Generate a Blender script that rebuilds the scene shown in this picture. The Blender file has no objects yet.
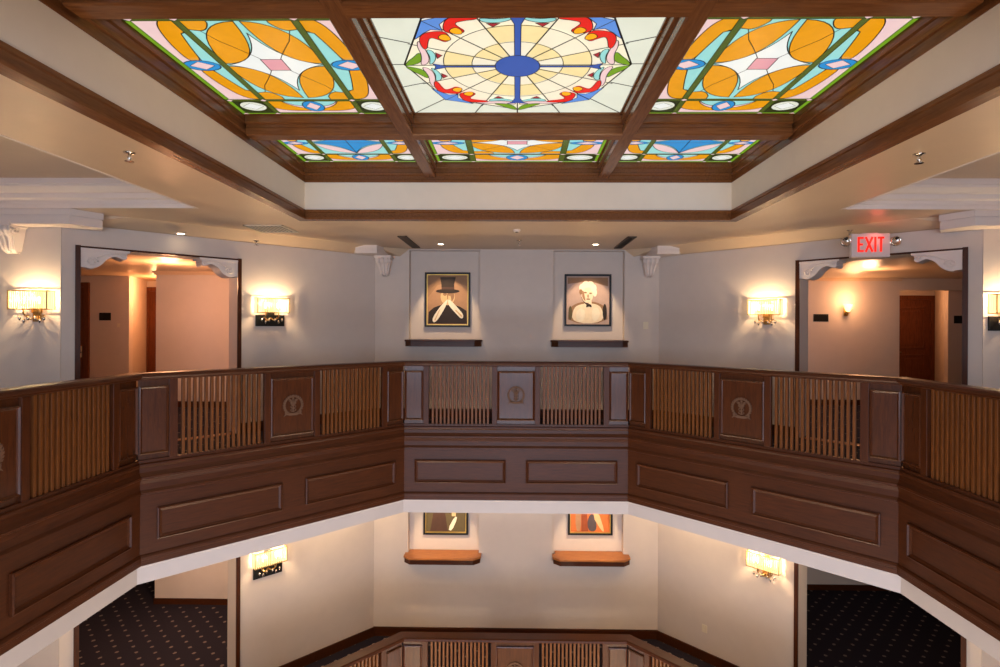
import bpy, bmesh, math, random
from mathutils import Vector, Matrix
random.seed(7)
sc = bpy.context.scene
COL = sc.collection
E = 1.66            # eye height above the upper floor
YC = 4.04           # centre of the octagonal well
T8 = math.tan(math.radians(22.5))

# ------------------------------------------------------------------ materials
def lin(c):
    return tuple((v/255/12.92 if v/255 <= .04045 else ((v/255+.055)/1.055)**2.4) for v in c) + (1,)
def new_mat(name):
    m = bpy.data.materials.new(name); m.use_nodes = True
    nt = m.node_tree
    b = nt.nodes.get('Principled BSDF')
    return m, nt, b
def N(nt, t, **kw):
    n = nt.nodes.new(t)
    for k, v in kw.items():
        setattr(n, k, v)
    return n
def paint(name, rgb, rough=.6, var=.04, scale=6, spec=.3, metal=0):
    m, nt, b = new_mat(name)
    tc = N(nt, 'ShaderNodeTexCoord'); no = N(nt, 'ShaderNodeTexNoise')
    no.inputs['Scale'].default_value = scale; no.inputs['Detail'].default_value = 3
    mx = N(nt, 'ShaderNodeMix', data_type='RGBA')
    c = lin(rgb)
    mx.inputs[6].default_value = tuple(min(1, v*(1-var)) for v in c[:3]) + (1,)
    mx.inputs[7].default_value = tuple(min(1, v*(1+var)) for v in c[:3]) + (1,)
    nt.links.new(tc.outputs['Object'], no.inputs['Vector'])
    nt.links.new(no.outputs['Fac'], mx.inputs[0])
    nt.links.new(mx.outputs[2], b.inputs['Base Color'])
    b.inputs['Roughness'].default_value = rough
    b.inputs['Specular IOR Level'].default_value = spec
    b.inputs['Metallic'].default_value = metal
    return m
def wood(name, dark, light, stretch, rough=.36, spec=.25, scale=9.0):
    m, nt, b = new_mat(name)
    tc = N(nt, 'ShaderNodeTexCoord'); mp = N(nt, 'ShaderNodeMapping')
    mp.inputs['Scale'].default_value = stretch
    no = N(nt, 'ShaderNodeTexNoise'); no.inputs['Scale'].default_value = scale
    no.inputs['Detail'].default_value = 6; no.inputs['Roughness'].default_value = .6
    no.inputs['Distortion'].default_value = .6
    rp = N(nt, 'ShaderNodeValToRGB')
    rp.color_ramp.elements[0].position = .3; rp.color_ramp.elements[0].color = lin(dark)
    rp.color_ramp.elements[1].position = .72; rp.color_ramp.elements[1].color = lin(light)
    nt.links.new(tc.outputs['Object'], mp.inputs['Vector'])
    nt.links.new(mp.outputs['Vector'], no.inputs['Vector'])
    nt.links.new(no.outputs['Fac'], rp.inputs['Fac'])
    nt.links.new(rp.outputs['Color'], b.inputs['Base Color'])
    b.inputs['Roughness'].default_value = rough
    b.inputs['Specular IOR Level'].default_value = spec
    return m
def glow(name, rgb, strength, var=0.0, scale=9, base=None):
    m, nt, b = new_mat(name)
    c = lin(rgb)
    b.inputs['Base Color'].default_value = base or tuple(v*.5 for v in c[:3]) + (1,)
    b.inputs['Roughness'].default_value = .25
    if var:
        tc = N(nt, 'ShaderNodeTexCoord'); no = N(nt, 'ShaderNodeTexNoise')
        no.inputs['Scale'].default_value = scale; no.inputs['Detail'].default_value = 5
        no.inputs['Distortion'].default_value = 1.5
        mx = N(nt, 'ShaderNodeMix', data_type='RGBA')
        mx.inputs[6].default_value = tuple(v*(1-var) for v in c[:3]) + (1,)
        mx.inputs[7].default_value = tuple(min(1, v*(1+var*.6)) for v in c[:3]) + (1,)
        nt.links.new(tc.outputs['Object'], no.inputs['Vector'])
        nt.links.new(no.outputs['Fac'], mx.inputs[0])
        nt.links.new(mx.outputs[2], b.inputs['Emission Color'])
    else:
        b.inputs['Emission Color'].default_value = c
    b.inputs['Emission Strength'].default_value = strength
    return m
def carpet_mat():
    m, nt, b = new_mat('patterned_carpet')
    tc = N(nt, 'ShaderNodeTexCoord'); L = nt.links.new
    mp = N(nt, 'ShaderNodeMapping'); mp.inputs['Rotation'].default_value = (0, 0, math.radians(45))
    mp.inputs['Scale'].default_value = (4.2, 4.2, 1)
    L(tc.outputs['Object'], mp.inputs['Vector'])
    fr = N(nt, 'ShaderNodeVectorMath', operation='FRACTION'); L(mp.outputs['Vector'], fr.inputs[0])
    sb = N(nt, 'ShaderNodeVectorMath', operation='SUBTRACT'); L(fr.outputs['Vector'], sb.inputs[0])
    sb.inputs[1].default_value = (.5, .5, 0)
    ml = N(nt, 'ShaderNodeVectorMath', operation='MULTIPLY'); L(sb.outputs['Vector'], ml.inputs[0])
    ml.inputs[1].default_value = (1, 1, 0)
    ln = N(nt, 'ShaderNodeVectorMath', operation='LENGTH'); L(ml.outputs['Vector'], ln.inputs[0])
    no = N(nt, 'ShaderNodeTexNoise'); no.inputs['Scale'].default_value = 40
    L(tc.outputs['Object'], no.inputs['Vector'])
    ad = N(nt, 'ShaderNodeMath', operation='MULTIPLY_ADD'); L(no.outputs['Fac'], ad.inputs[0])
    ad.inputs[1].default_value = .16; L(ln.outputs['Value'], ad.inputs[2])
    lt = N(nt, 'ShaderNodeMath', operation='LESS_THAN'); L(ad.outputs['Value'], lt.inputs[0]); lt.inputs[1].default_value = .20
    wv = N(nt, 'ShaderNodeTexWave'); wv.inputs['Scale'].default_value = 4.2
    L(mp.outputs['Vector'], wv.inputs['Vector'])
    m1 = N(nt, 'ShaderNodeMix', data_type='RGBA')
    m1.inputs[6].default_value = lin((30, 26, 34)); m1.inputs[7].default_value = lin((44, 39, 50))
    L(wv.outputs['Fac'], m1.inputs[0])
    m2 = N(nt, 'ShaderNodeMix', data_type='RGBA'); L(lt.outputs['Value'], m2.inputs[0])
    L(m1.outputs[2], m2.inputs[6]); m2.inputs[7].default_value = lin((116, 102, 96))
    L(m2.outputs[2], b.inputs['Base Color'])
    b.inputs['Roughness'].default_value = .95; b.inputs['Specular IOR Level'].default_value = .1
    return m

WH = wood('walnut_grain_across', (58, 27, 11), (80, 40, 17), (.5, 6, 6))
WV = wood('walnut_grain_upright', (60, 28, 11), (82, 41, 17), (6, 6, .5))
WL = wood('walnut_lit_lengthwise', (100, 60, 32), (130, 82, 46), (6, .5, 6), rough=.24)  # lighter copy of the walnut: light on the skylight wood put into colour
WX = wood('walnut_lit_beam_across', (104, 62, 33), (136, 86, 48), (.5, 6, 6), rough=.24)  # light on the cross beams' front faces put into this paler walnut
WPANEL = wood('walnut_panel', (62, 30, 12), (85, 43, 18), (5, 5, .6), rough=.27, spec=.5)
BAL = wood('baluster_wood', (92, 50, 20), (118, 70, 32), (6, 6, .6))
SILL = wood('honey_shelf_wood', (150, 88, 42), (184, 118, 62), (.5, 6, 6), rough=.3)
DOORW = wood('mahogany_door', (84, 44, 24), (122, 68, 40), (6, 6, .5), rough=.4)
WALL = paint('warm_wall_paint', (210, 194, 180), .75)
CEIL = paint('ceiling_paint', (212, 182, 148), .38, spec=.5)
FRIEZE = paint('frieze_paint', (228, 214, 194), .6)
WHITE = paint('white_plaster', (228, 211, 198), .5)
TRIMW = paint('slab_edge_white', (190, 181, 178), .5)
CARPET = carpet_mat()
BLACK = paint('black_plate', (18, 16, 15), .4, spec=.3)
BRASS = paint('antique_brass', (190, 150, 92), .3, metal=1)
CHROME = paint('polished_chrome', (225, 215, 200), .15, metal=1)
LEAD = paint('lead_came', (30, 26, 20), .5)
GOLD = paint('gilt_edge', (196, 160, 84), .35, metal=.7)
CREAMP = paint('cream_plastic', (222, 208, 180), .4)
GRILLE = paint('grille_grey', (96, 80, 66), .6)
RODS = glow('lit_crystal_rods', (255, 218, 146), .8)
BULB = glow('lit_bulb', (255, 236, 196), 14)
DOWN = glow('lit_downlight', (255, 232, 190), 9)
REDL = glow('red_exit_letters', (255, 40, 26), .6)

# ------------------------------------------------------------------ mesh builder
class MB:
    def __init__(s): s.bm = bmesh.new()
    def face(s, pts, m=0):
        f = s.bm.faces.new([s.bm.verts.new(p) for p in pts]); f.material_index = m; return f
    def hexa(s, p, m=0):
        v = [s.bm.verts.new(q) for q in p]
        for a in ((0,3,2,1),(4,5,6,7),(0,1,5,4),(1,2,6,5),(2,3,7,6),(3,0,4,7)):
            s.bm.faces.new([v[i] for i in a]).material_index = m
    def box(s, x0, x1, y0, y1, z0, z1, m=0):
        s.hexa([(x0,y0,z0),(x1,y0,z0),(x1,y1,z0),(x0,y1,z0),(x0,y0,z1),(x1,y0,z1),(x1,y1,z1),(x0,y1,z1)], m)
    def prism(s, pts, fn, lo, hi, m=0):
        """pts: 2d outline; fn(a,b,t) -> xyz; extruded from t=lo to t=hi"""
        A = [s.bm.verts.new(fn(a, b, lo)) for a, b in pts]; B = [s.bm.verts.new(fn(a, b, hi)) for a, b in pts]
        n = len(pts)
        s.bm.faces.new(A[::-1]).material_index = m; s.bm.faces.new(B).material_index = m
        for i in range(n):
            s.bm.faces.new([A[i], A[(i+1)%n], B[(i+1)%n], B[i]]).material_index = m
    def run(s, prof, half, m=0, mitre=T8):
        """profile (y,z) extruded along x with ends mitred for the octagon"""
        A = [s.bm.verts.new((-(half+y*mitre), y, z)) for y, z in prof]
        B = [s.bm.verts.new(((half+y*mitre), y, z)) for y, z in prof]
        n = len(prof)
        s.bm.faces.new(A).material_index = m; s.bm.faces.new(B[::-1]).material_index = m
        for i in range(n):
            s.bm.faces.new([A[i], B[i], B[(i+1)%n], A[(i+1)%n]]).material_index = m
    def ring(s, prof, x0, x1, y0, y1, m=0):
        """closed profile (inset, z) swept round a rectangle; inset>0 = towards the middle"""
        loops = []
        for d, z in prof:
            loops.append([s.bm.verts.new(p) for p in ((x0+d,y0+d,z),(x1-d,y0+d,z),(x1-d,y1-d,z),(x0+d,y1-d,z))])
        n = len(prof)
        for i in range(n):
            a, b = loops[i], loops[(i+1)%n]
            for k in range(4):
                s.bm.faces.new([a[k], a[(k+1)%4], b[(k+1)%4], b[k]]).material_index = m
    def tube(s, path, r, seg=8, m=0, closed=False):
        P = [Vector(p) for p in path]; n = len(P); rings = []
        for i, p in enumerate(P):
            if closed: d = P[(i+1)%n]-P[i-1]
            else: d = P[min(i+1,n-1)]-P[max(i-1,0)]
            d.normalize()
            up = Vector((0,0,1)) if abs(d.z) < .9 else Vector((0,1,0))
            u = d.cross(up).normalized(); w = d.cross(u)
            rr = r[i] if isinstance(r, (list, tuple)) else r
            rings.append([s.bm.verts.new(p + (u*math.cos(2*math.pi*k/seg) + w*math.sin(2*math.pi*k/seg))*rr) for k in range(seg)])
        for i in range(n if closed else n-1):
            a, b = rings[i], rings[(i+1)%n]
            for k in range(seg):
                f = s.bm.faces.new([a[k], a[(k+1)%seg], b[(k+1)%seg], b[k]]); f.material_index = m; f.smooth = True
        if not closed:
            s.bm.faces.new(rings[0][::-1]).material_index = m; s.bm.faces.new(rings[-1]).material_index = m
    def lathe(s, prof, c=(0,0,0), seg=20, m=0, axis='z'):
        rings = []
        for r, z in prof:
            rr = max(r, 1e-4)
            q = []
            for k in range(seg):
                a = 2*math.pi*k/seg
                if axis == 'z': p = (c[0]+rr*math.cos(a), c[1]+rr*math.sin(a), c[2]+z)
                else: p = (c[0]+rr*math.cos(a), c[1]+z, c[2]+rr*math.sin(a))
                q.append(s.bm.verts.new(p))
            rings.append(q)
        for a, b in zip(rings, rings[1:]):
            for k in range(seg):
                f = s.bm.faces.new([a[k], a[(k+1)%seg], b[(k+1)%seg], b[k]]); f.material_index = m; f.smooth = True
        s.bm.faces.new(rings[0][::-1]).material_index = m; s.bm.faces.new(rings[-1]).material_index = m
    def ball(s, c, r, m=0, seg=10):
        pr = [(r*math.sin(math.pi*i/8), -r*math.cos(math.pi*i/8)) for i in range(9)]
        s.lathe(pr, c, seg, m)
    def build(s, name, mats, parent=None, loc=None, rz=0, recalc=True, bevel=0):
        if recalc: bmesh.ops.recalc_face_normals(s.bm, faces=s.bm.faces)
        me = bpy.data.meshes.new(name); s.bm.to_mesh(me); s.bm.free()
        for m in (mats if isinstance(mats, (list, tuple)) else [mats]): me.materials.append(m)
        o = bpy.data.objects.new(name, me); COL.objects.link(o)
        if parent: o.parent = parent
        if loc: o.location = loc
        o.rotation_euler = (0, 0, rz)
        if bevel:
            b = o.modifiers.new('bevel', 'BEVEL'); b.width = bevel; b.segments = 2; b.limit_method = 'ANGLE'
        return o
def tag(o, label, cat, group=None):
    o['label'] = label; o['category'] = cat
    if group: o['group'] = group
    return o
def thing(name, label, cat, loc, rz=0, group=None):
    o = bpy.data.objects.new(name, None); COL.objects.link(o)
    o.location = loc; o.rotation_euler = (0, 0, rz); o.empty_display_size = .1
    return tag(o, label, cat, group)
def struct(o):
    o['kind'] = 'structure'; return o
def copy_tree(o, parent=None):
    c = o.copy(); COL.objects.link(c); c.parent = parent
    for ch in list(o.children): copy_tree(ch, c)
    return c

# ------------------------------------------------------------------ floors, slab, ceilings
Z2 = -4.01          # lower floor
AP = 3.96; HL = 1.64
def octo(ap, z):
    r = ap/math.cos(math.pi/8)
    return [(r*math.sin(math.pi/8 + k*math.pi/4), YC + r*math.cos(math.pi/8 + k*math.pi/4), z) for k in range(8)]
def annulus(ap0, ap1, z):
    mb = MB(); a, b = octo(ap0, z), octo(ap1, z)
    for k in range(8):
        mb.face([a[k], a[(k+1)%8], b[(k+1)%8], b[k]])
    return mb
def slab_floor(z):
    mb = MB(); a, b, c, d = octo(AP+.1, z), octo(16.0, z), octo(AP+.1, z-.1), octo(16.0, z-.1)
    for k in range(8):
        j = (k+1) % 8
        mb.face([a[k], a[j], b[j], b[k]]); mb.face([c[k], d[k], d[j], c[j]])
        mb.face([a[k], c[k], c[j], a[j]]); mb.face([b[k], b[j], d[j], d[k]])
    return struct(mb.build('floor', CARPET))
slab_floor(0); slab_floor(Z2)
mb = MB(); a, b, c, d = octo(AP+.12, -1.0), octo(16.0, -1.0), octo(AP+.12, -1.05), octo(16.0, -1.05)
for k in range(8):
    j = (k+1) % 8
    mb.face([a[k], a[j], b[j], b[k]]); mb.face([c[k], d[k], d[j], c[j]]); mb.face([a[k], c[k], c[j], a[j]])
struct(mb.build('ceiling', CEIL))
mb = MB(); mb.box(-6, 6, -2, 10, -7.6, -7.5)
struct(mb.build('floor', paint('pale_bounce_floor', (214, 200, 180), .25)))  # unseen pale floor, added to bounce lamp light up the well

ZH, ZL = E+1.42, E+1.275
TX0, TY1 = 3.88, 6.56
mb = MB()
GX, GY0, GY1 = 2.79, 1.88, 7.18
YR = -2.6
CW = .60/2**.5      # the cove along the slanted walls
for sx in (-1, 1):
    P = lambda x, y, z: (sx*x, y, z)
    mb.face([P(GX,YR,ZH), P(GX,GY1,ZH), P(TX0,GY1,ZH), P(TX0,YR,ZH)])
    mb.face([P(GX,GY1,ZH), P(1.95,10.06,ZH), P(2.46,9.75,ZH), P(2.46+.05,9.70,ZH), P(5.06,7.15,ZH), P(5.06,TY1,ZH), P(TX0,TY1,ZH), P(TX0,GY1,ZH)])
    mb.face([P(5.06,TY1,ZH), P(5.06,7.15,ZH), P(5.45,7.25,ZH), P(7.7,7.25,ZH), P(7.7,TY1,ZH)])
    mb.face([P(1.95,10.06,ZH), P(2.46,9.75,ZH), P(2.13,10.06,ZL+.01)])
    mb.face([P(2.46,9.75,ZH), P(2.13,10.06,ZL+.01), P(2.13,10.16,ZL), P(2.60,10.16,ZL), P(2.51,9.70,ZH)])
    mb.face([P(2.51,9.70,ZH), P(2.60,10.16,ZL), P(5.90,6.86,ZL), P(5.06,7.15,ZH)])
    mb.face([P(5.06,7.15,ZH), P(5.90,6.86,ZL), P(5.90,6.86,ZH+.02)])
    mb.face([P(6.6,YR,ZH), P(6.6,TY1,ZH), P(7.7,TY1,ZH), P(7.7,YR,ZH)])
    mb.face([P(TX0,YR,ZH), P(TX0,1.5,ZH), P(6.6,1.5,ZH), P(6.6,YR,ZH)])
    mb.face([P(TX0-.1,1.4,ZH+.3), P(TX0-.1,TY1+.1,ZH+.3), P(6.7,TY1+.1,ZH+.3), P(6.7,1.4,ZH+.3)])
mb.face([(-GX,GY1,ZH), (GX,GY1,ZH), (1.95,10.06,ZH), (-1.95,10.06,ZH)])
mb.face([(-1.95,10.06,ZH), (1.95,10.06,ZH), (1.95,10.3,ZH), (-1.95,10.3,ZH)])
mb.face([(-GX,YR,ZH), (GX,YR,ZH), (GX,GY0,ZH), (-GX,GY0,ZH)])
struct(mb.build('ceiling', CEIL))
# stepped white crowns round the raised trays
n = 1
for sx in (-1, 1):
    mb = MB()
    pr = [(0,-.004),(.0,.05),(.03,.05),(.03,.085),(.075,.1),(.09,.14),(.09,.155),(.13,.165),(.19,.21),(.2,.235),(.22,.235),(.22,.30),(-.03,.30),(-.03,-.004)]
    pr = [(d, ZH+z) for d, z in pr]
    xs = sorted((sx*TX0, sx*6.6))
    mb.ring(pr, xs[0], xs[1], 1.5, TY1)
    struct(mb.build('trim_%d' % n, WHITE)); n += 1

# ------------------------------------------------------------------ coffer and skylight
H = 2.17; YS = 4.53
ZT0, ZT1, ZF1, ZG = E+1.40, E+1.53, E+1.894, E+H
mb = MB()
pr = [(.0,ZT1),(.012,ZT1),(.012,ZT1-.03),(.0,ZT1-.04),(.0,ZT0+.035),(.02,ZT0+.03),(.02,ZT0),(-.10,ZT0),(-.10,ZT0+.02),(-.02,ZH+.02)]
mb.ring(pr, -GX, GX, GY0, GY1)
struct(mb.build('trim_3', WL))
mb = MB(); mb.ring([(0,ZT1-.01),(0,ZF1+.02),(-.05,ZF1+.02),(-.05,ZT1-.01)], -GX, GX, GY0, GY1)
struct(mb.build('trim_4', FRIEZE))
sk = thing('skylight_frame', 'dark wood coffered skylight frame holding all the stained glass panes', 'skylight frame', (0, YS, ZF1))
dz = ZG-ZF1
mb = MB()
hx, hy = GX, (GY1-GY0)/2
pr = [(-.06,-.005),(.006,-.005),(.006,.03),(-.008,.04),(-.008,.085),(.008,.095),(.008,.12),(-.012,.13),(-.012,.18),(.004,.195),(.004,dz-.03),(-.004,dz-.025),(-.004,dz+.05),(-.06,dz+.05)]
mb.ring(pr, -hx, hx, -hy, hy)
mb.build('border_moulding', WL, sk)
BZ0 = E+.9*H-ZF1
def beam_prof(w):
    return [(-w/2,BZ0+.012),(-w/2+.012,BZ0),(w/2-.012,BZ0),(w/2,BZ0+.012),(w/2,BZ0+.07),(w/2-.012,BZ0+.08),(w/2-.012,BZ0+.11),(w/2+.015,BZ0+.125),(w/2+.015,dz-.02),(w/2+.03,dz-.02),(w/2+.03,dz+.04),
            (-w/2-.03,dz+.04),(-w/2-.03,dz-.02),(-w/2-.015,dz-.02),(-w/2-.015,BZ0+.125),(-w/2+.012,BZ0+.11),(-w/2+.012,BZ0+.08),(-w/2,BZ0+.07)]
BXc = .523*H; BYc = .523*H
for s_ in (-1, 1):
    mb = MB(); mb.prism(beam_prof(.145), lambda a, b, t: (a+s_*BXc, t, b), -hy+.01, hy-.01)
    mb.build('lengthwise_beam', WL, sk)
for s_ in (-1, 1):
    segs = [(-hx+.01, -BXc-.06), (-BXc+.06, BXc-.06), (BXc+.06, hx-.01)]
    mb = MB()
    for x0, x1 in segs:
        mb.prism(beam_prof(.17), lambda a, b, t: (t, a+s_*BYc, b), x0, x1)
    mb.build('cross_beam', WX, sk)
# boarding over the front bay of the skylight (out of the picture) and light box lid
mb = MB(); mb.box(-hx+.02, hx-.02, YS-hy+.02, YS-BYc-.1, ZG+.07, ZG+.1)
struct(mb.build('ceiling', FRIEZE))

GSTR = .44
GL = {k: glow('glass_'+k, c, GSTR*st, v, sc_) for k, (c, st, v, sc_) in {
    'mint': ((226, 232, 216), .96, .09, 3), 'cream': ((244, 236, 210), 1.0, .10, 5), 'yellow': ((244, 224, 164), 1.0, .16, 6),
    'white': ((232, 238, 236), 1.0, .05, 5), 'orange': ((224, 152, 18), 1.05, .2, 7), 'cyan': ((150, 216, 214), 1.0, .08, 6),
    'pink': ((238, 206, 208), .95, .07, 6), 'rose': ((226, 160, 172), .95, .12, 6), 'green': ((78, 96, 34), .95, .35, 14),
    'leaf': ((112, 156, 36), 1.05, .2, 9), 'blue': ((58, 90, 172), 1.0, .12, 8), 'sky': ((40, 140, 206), 1.05, .12, 8),
    'red': ((222, 40, 34), 1.05, .12, 9), 'bulb': ((250, 170, 30), 1.1, .12, 12), 'dkgreen': ((46, 58, 26), .9, .25, 12),
    'cornflower': ((96, 146, 224), 1.0, .12, 8), 'crimson': ((170, 52, 60), 1.0, .1, 8)}.items()}
GKEYS = list(GL); GM = [GL[k] for k in GKEYS]
class Pane:
    def __init__(s, hu, hv): s.g = MB(); s.l = MB(); s.hu, s.hv = hu, hv; s.z = 0
    def pt(s, p, z): return (p[0]*s.hu, p[1]*s.hv, z)
    def poly(s, pts, col, lead=.0095):
        s.z -= .00016
        s.g.face([s.pt(p, s.z) for p in pts], GKEYS.index(col))
        if lead: s.line(list(pts)+[pts[0]], lead, s.z-.00008)
    def line(s, pts, w=.008, z=None):
        if z is None: s.z -= .00016; z = s.z
        for a, b in zip(pts, pts[1:]):
            A, B = Vector(s.pt(a, z)), Vector(s.pt(b, z))
            d = B-A
            if d.length < 1e-5: continue
            d.normalize(); nrm = Vector((-d.y, d.x, 0))*w/2; e = d*w*.35
            s.l.face([A-nrm-e, B-nrm+e, B+nrm+e, A+nrm-e])
    def build(s, loc, label, cat='stained glass'):
        r = thing('stained_glass_panel', label, cat, loc, group='stained glass panes of the skylight')
        s.g.build('coloured_glass', GM, r, recalc=False)
        s.l.build('lead_lines', LEAD, r, recalc=False)
        return r
def arc(c, r, a0, a1, n=24):
    return [(c[0]+r*math.cos(a0+(a1-a0)*i/n), c[1]+r*math.sin(a0+(a1-a0)*i/n)) for i in range(n+1)]
def smooth(pts, it=2, closed=True):
    for _ in range(it):
        q = []
        n_ = len(pts)
        for i in range(n_ if closed else n_-1):
            a, b = pts[i], pts[(i+1)%n_]
            q += [(a[0]*.75+b[0]*.25, a[1]*.75+b[1]*.25), (a[0]*.25+b[0]*.75, a[1]*.25+b[1]*.75)]
        if not closed: q = [pts[0]]+q+[pts[-1]]
        pts = q
    return pts
def quad(p0, p1, p2, n=10):
    return [((1-t)**2*p0[0]+2*t*(1-t)*p1[0]+t*t*p2[0], (1-t)**2*p0[1]+2*t*(1-t)*p1[1]+t*t*p2[1]) for t in [i/n for i in range(n+1)]]

# rose window in the middle
p = Pane(1.055, 1.05)
p.poly([(-1,-1),(1,-1),(1,1),(-1,1)], 'mint', 0)
ov = [(.887*math.cos(k*math.pi/4), .887*math.sin(k*math.pi/4)) if k % 2 == 0 else (.912*math.cos(k*math.pi/4), .912*math.sin(k*math.pi/4)) for k in range(8)]
for k in range(16):
    a = k*math.pi/8
    m_ = max(abs(math.cos(a)), abs(math.sin(a)))
    p.line([(.85*math.cos(a), .85*math.sin(a)), (math.cos(a)/m_, math.sin(a)/m_)], .012)
p.poly(ov, 'cream', .014)
for k in range(16):
    a0, a1 = k*math.pi/8, (k+1)*math.pi/8
    col = 'yellow' if (k % 4) in (0, 3) else 'cream'
    p.poly(arc((0,0), .575, a0, a1, 6)+arc((0,0), .356, a1, a0, 6), col, 0)
    p.poly(arc((0,0), .356, a0, a1, 6)+[(0,0)], 'yellow' if k % 4 in (1, 2) else 'cream', 0)
for k in range(16):
    a = k*math.pi/8
    p.line([(0,0), (.86*math.cos(a), .86*math.sin(a))], .011)
p.line(arc((0,0), .356, 0, 2*math.pi, 48), .007); p.line(arc((0,0), .575, 0, 2*math.pi, 60), .008)
half = [('green', 'leaf', [(.886,.0),(.831,.012),(.748,.055),(.72,.16),(.735,.22),(.79,.14),(.845,.08)]),
        ('pink', 'pink', [(.76,.01),(.70,.03),(.668,.13),(.68,.26),(.708,.40),(.735,.31),(.72,.16)]),
        ('cyan', 'cyan', [(.69,.015),(.642,.06),(.613,.16),(.632,.248),(.68,.26),(.66,.14)]),
        ('bud', 'crimson', [(.612,.12),(.568,.17),(.612,.21)]),
        ('blue', 'cornflower', [(.702,.43),(.735,.40),(.645,.645),(.52,.52),(.6,.53),(.66,.48)]),
        ('red', 'red', [(.694,.26),(.708,.38),(.672,.48),(.56,.515),(.495,.50),(.475,.40),(.52,.36),(.565,.40),(.62,.43),(.645,.36),(.662,.27)]),
        ('orange', 'bulb', [(.572,.424),(.522,.38),(.472,.39),(.48,.45),(.525,.48)])]
for k in range(4):
    for mir in (1, -1):
        for nm, col, pts in half:
            if nm not in ('bud',): q = smooth(pts, 2)
            else: q = pts
            if nm == 'blue': q = pts
            q = [(x, y*mir) for x, y in q]
            c_, s_ = math.cos(k*math.pi/2), math.sin(k*math.pi/2)
            p.poly([(x*c_-y*s_, x*s_+y*c_) for x, y in q], col, .007)
for sy in (1, -1):
    p.poly([(-.023,.1*sy),(.023,.1*sy),(.023,.6*sy),(.05,.68*sy),(.10,.72*sy),(0,.70*sy),(-.10,.72*sy),(-.05,.68*sy),(-.023,.6*sy)], 'blue', .006)
for sx in (1, -1):
    p.poly([(.1*sx,-.012),(.1*sx,.012),(.56*sx,.012),(.66*sx,.05),(.64*sx,0),(.66*sx,-.05),(.56*sx,-.012)], 'blue', .008)
p.poly(arc((0,0), .175, 0, 2*math.pi, 36)[:-1], 'blue', .008)
p.build((0, YS, ZG), 'round stained glass rose with blue centre in pale surround')

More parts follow.
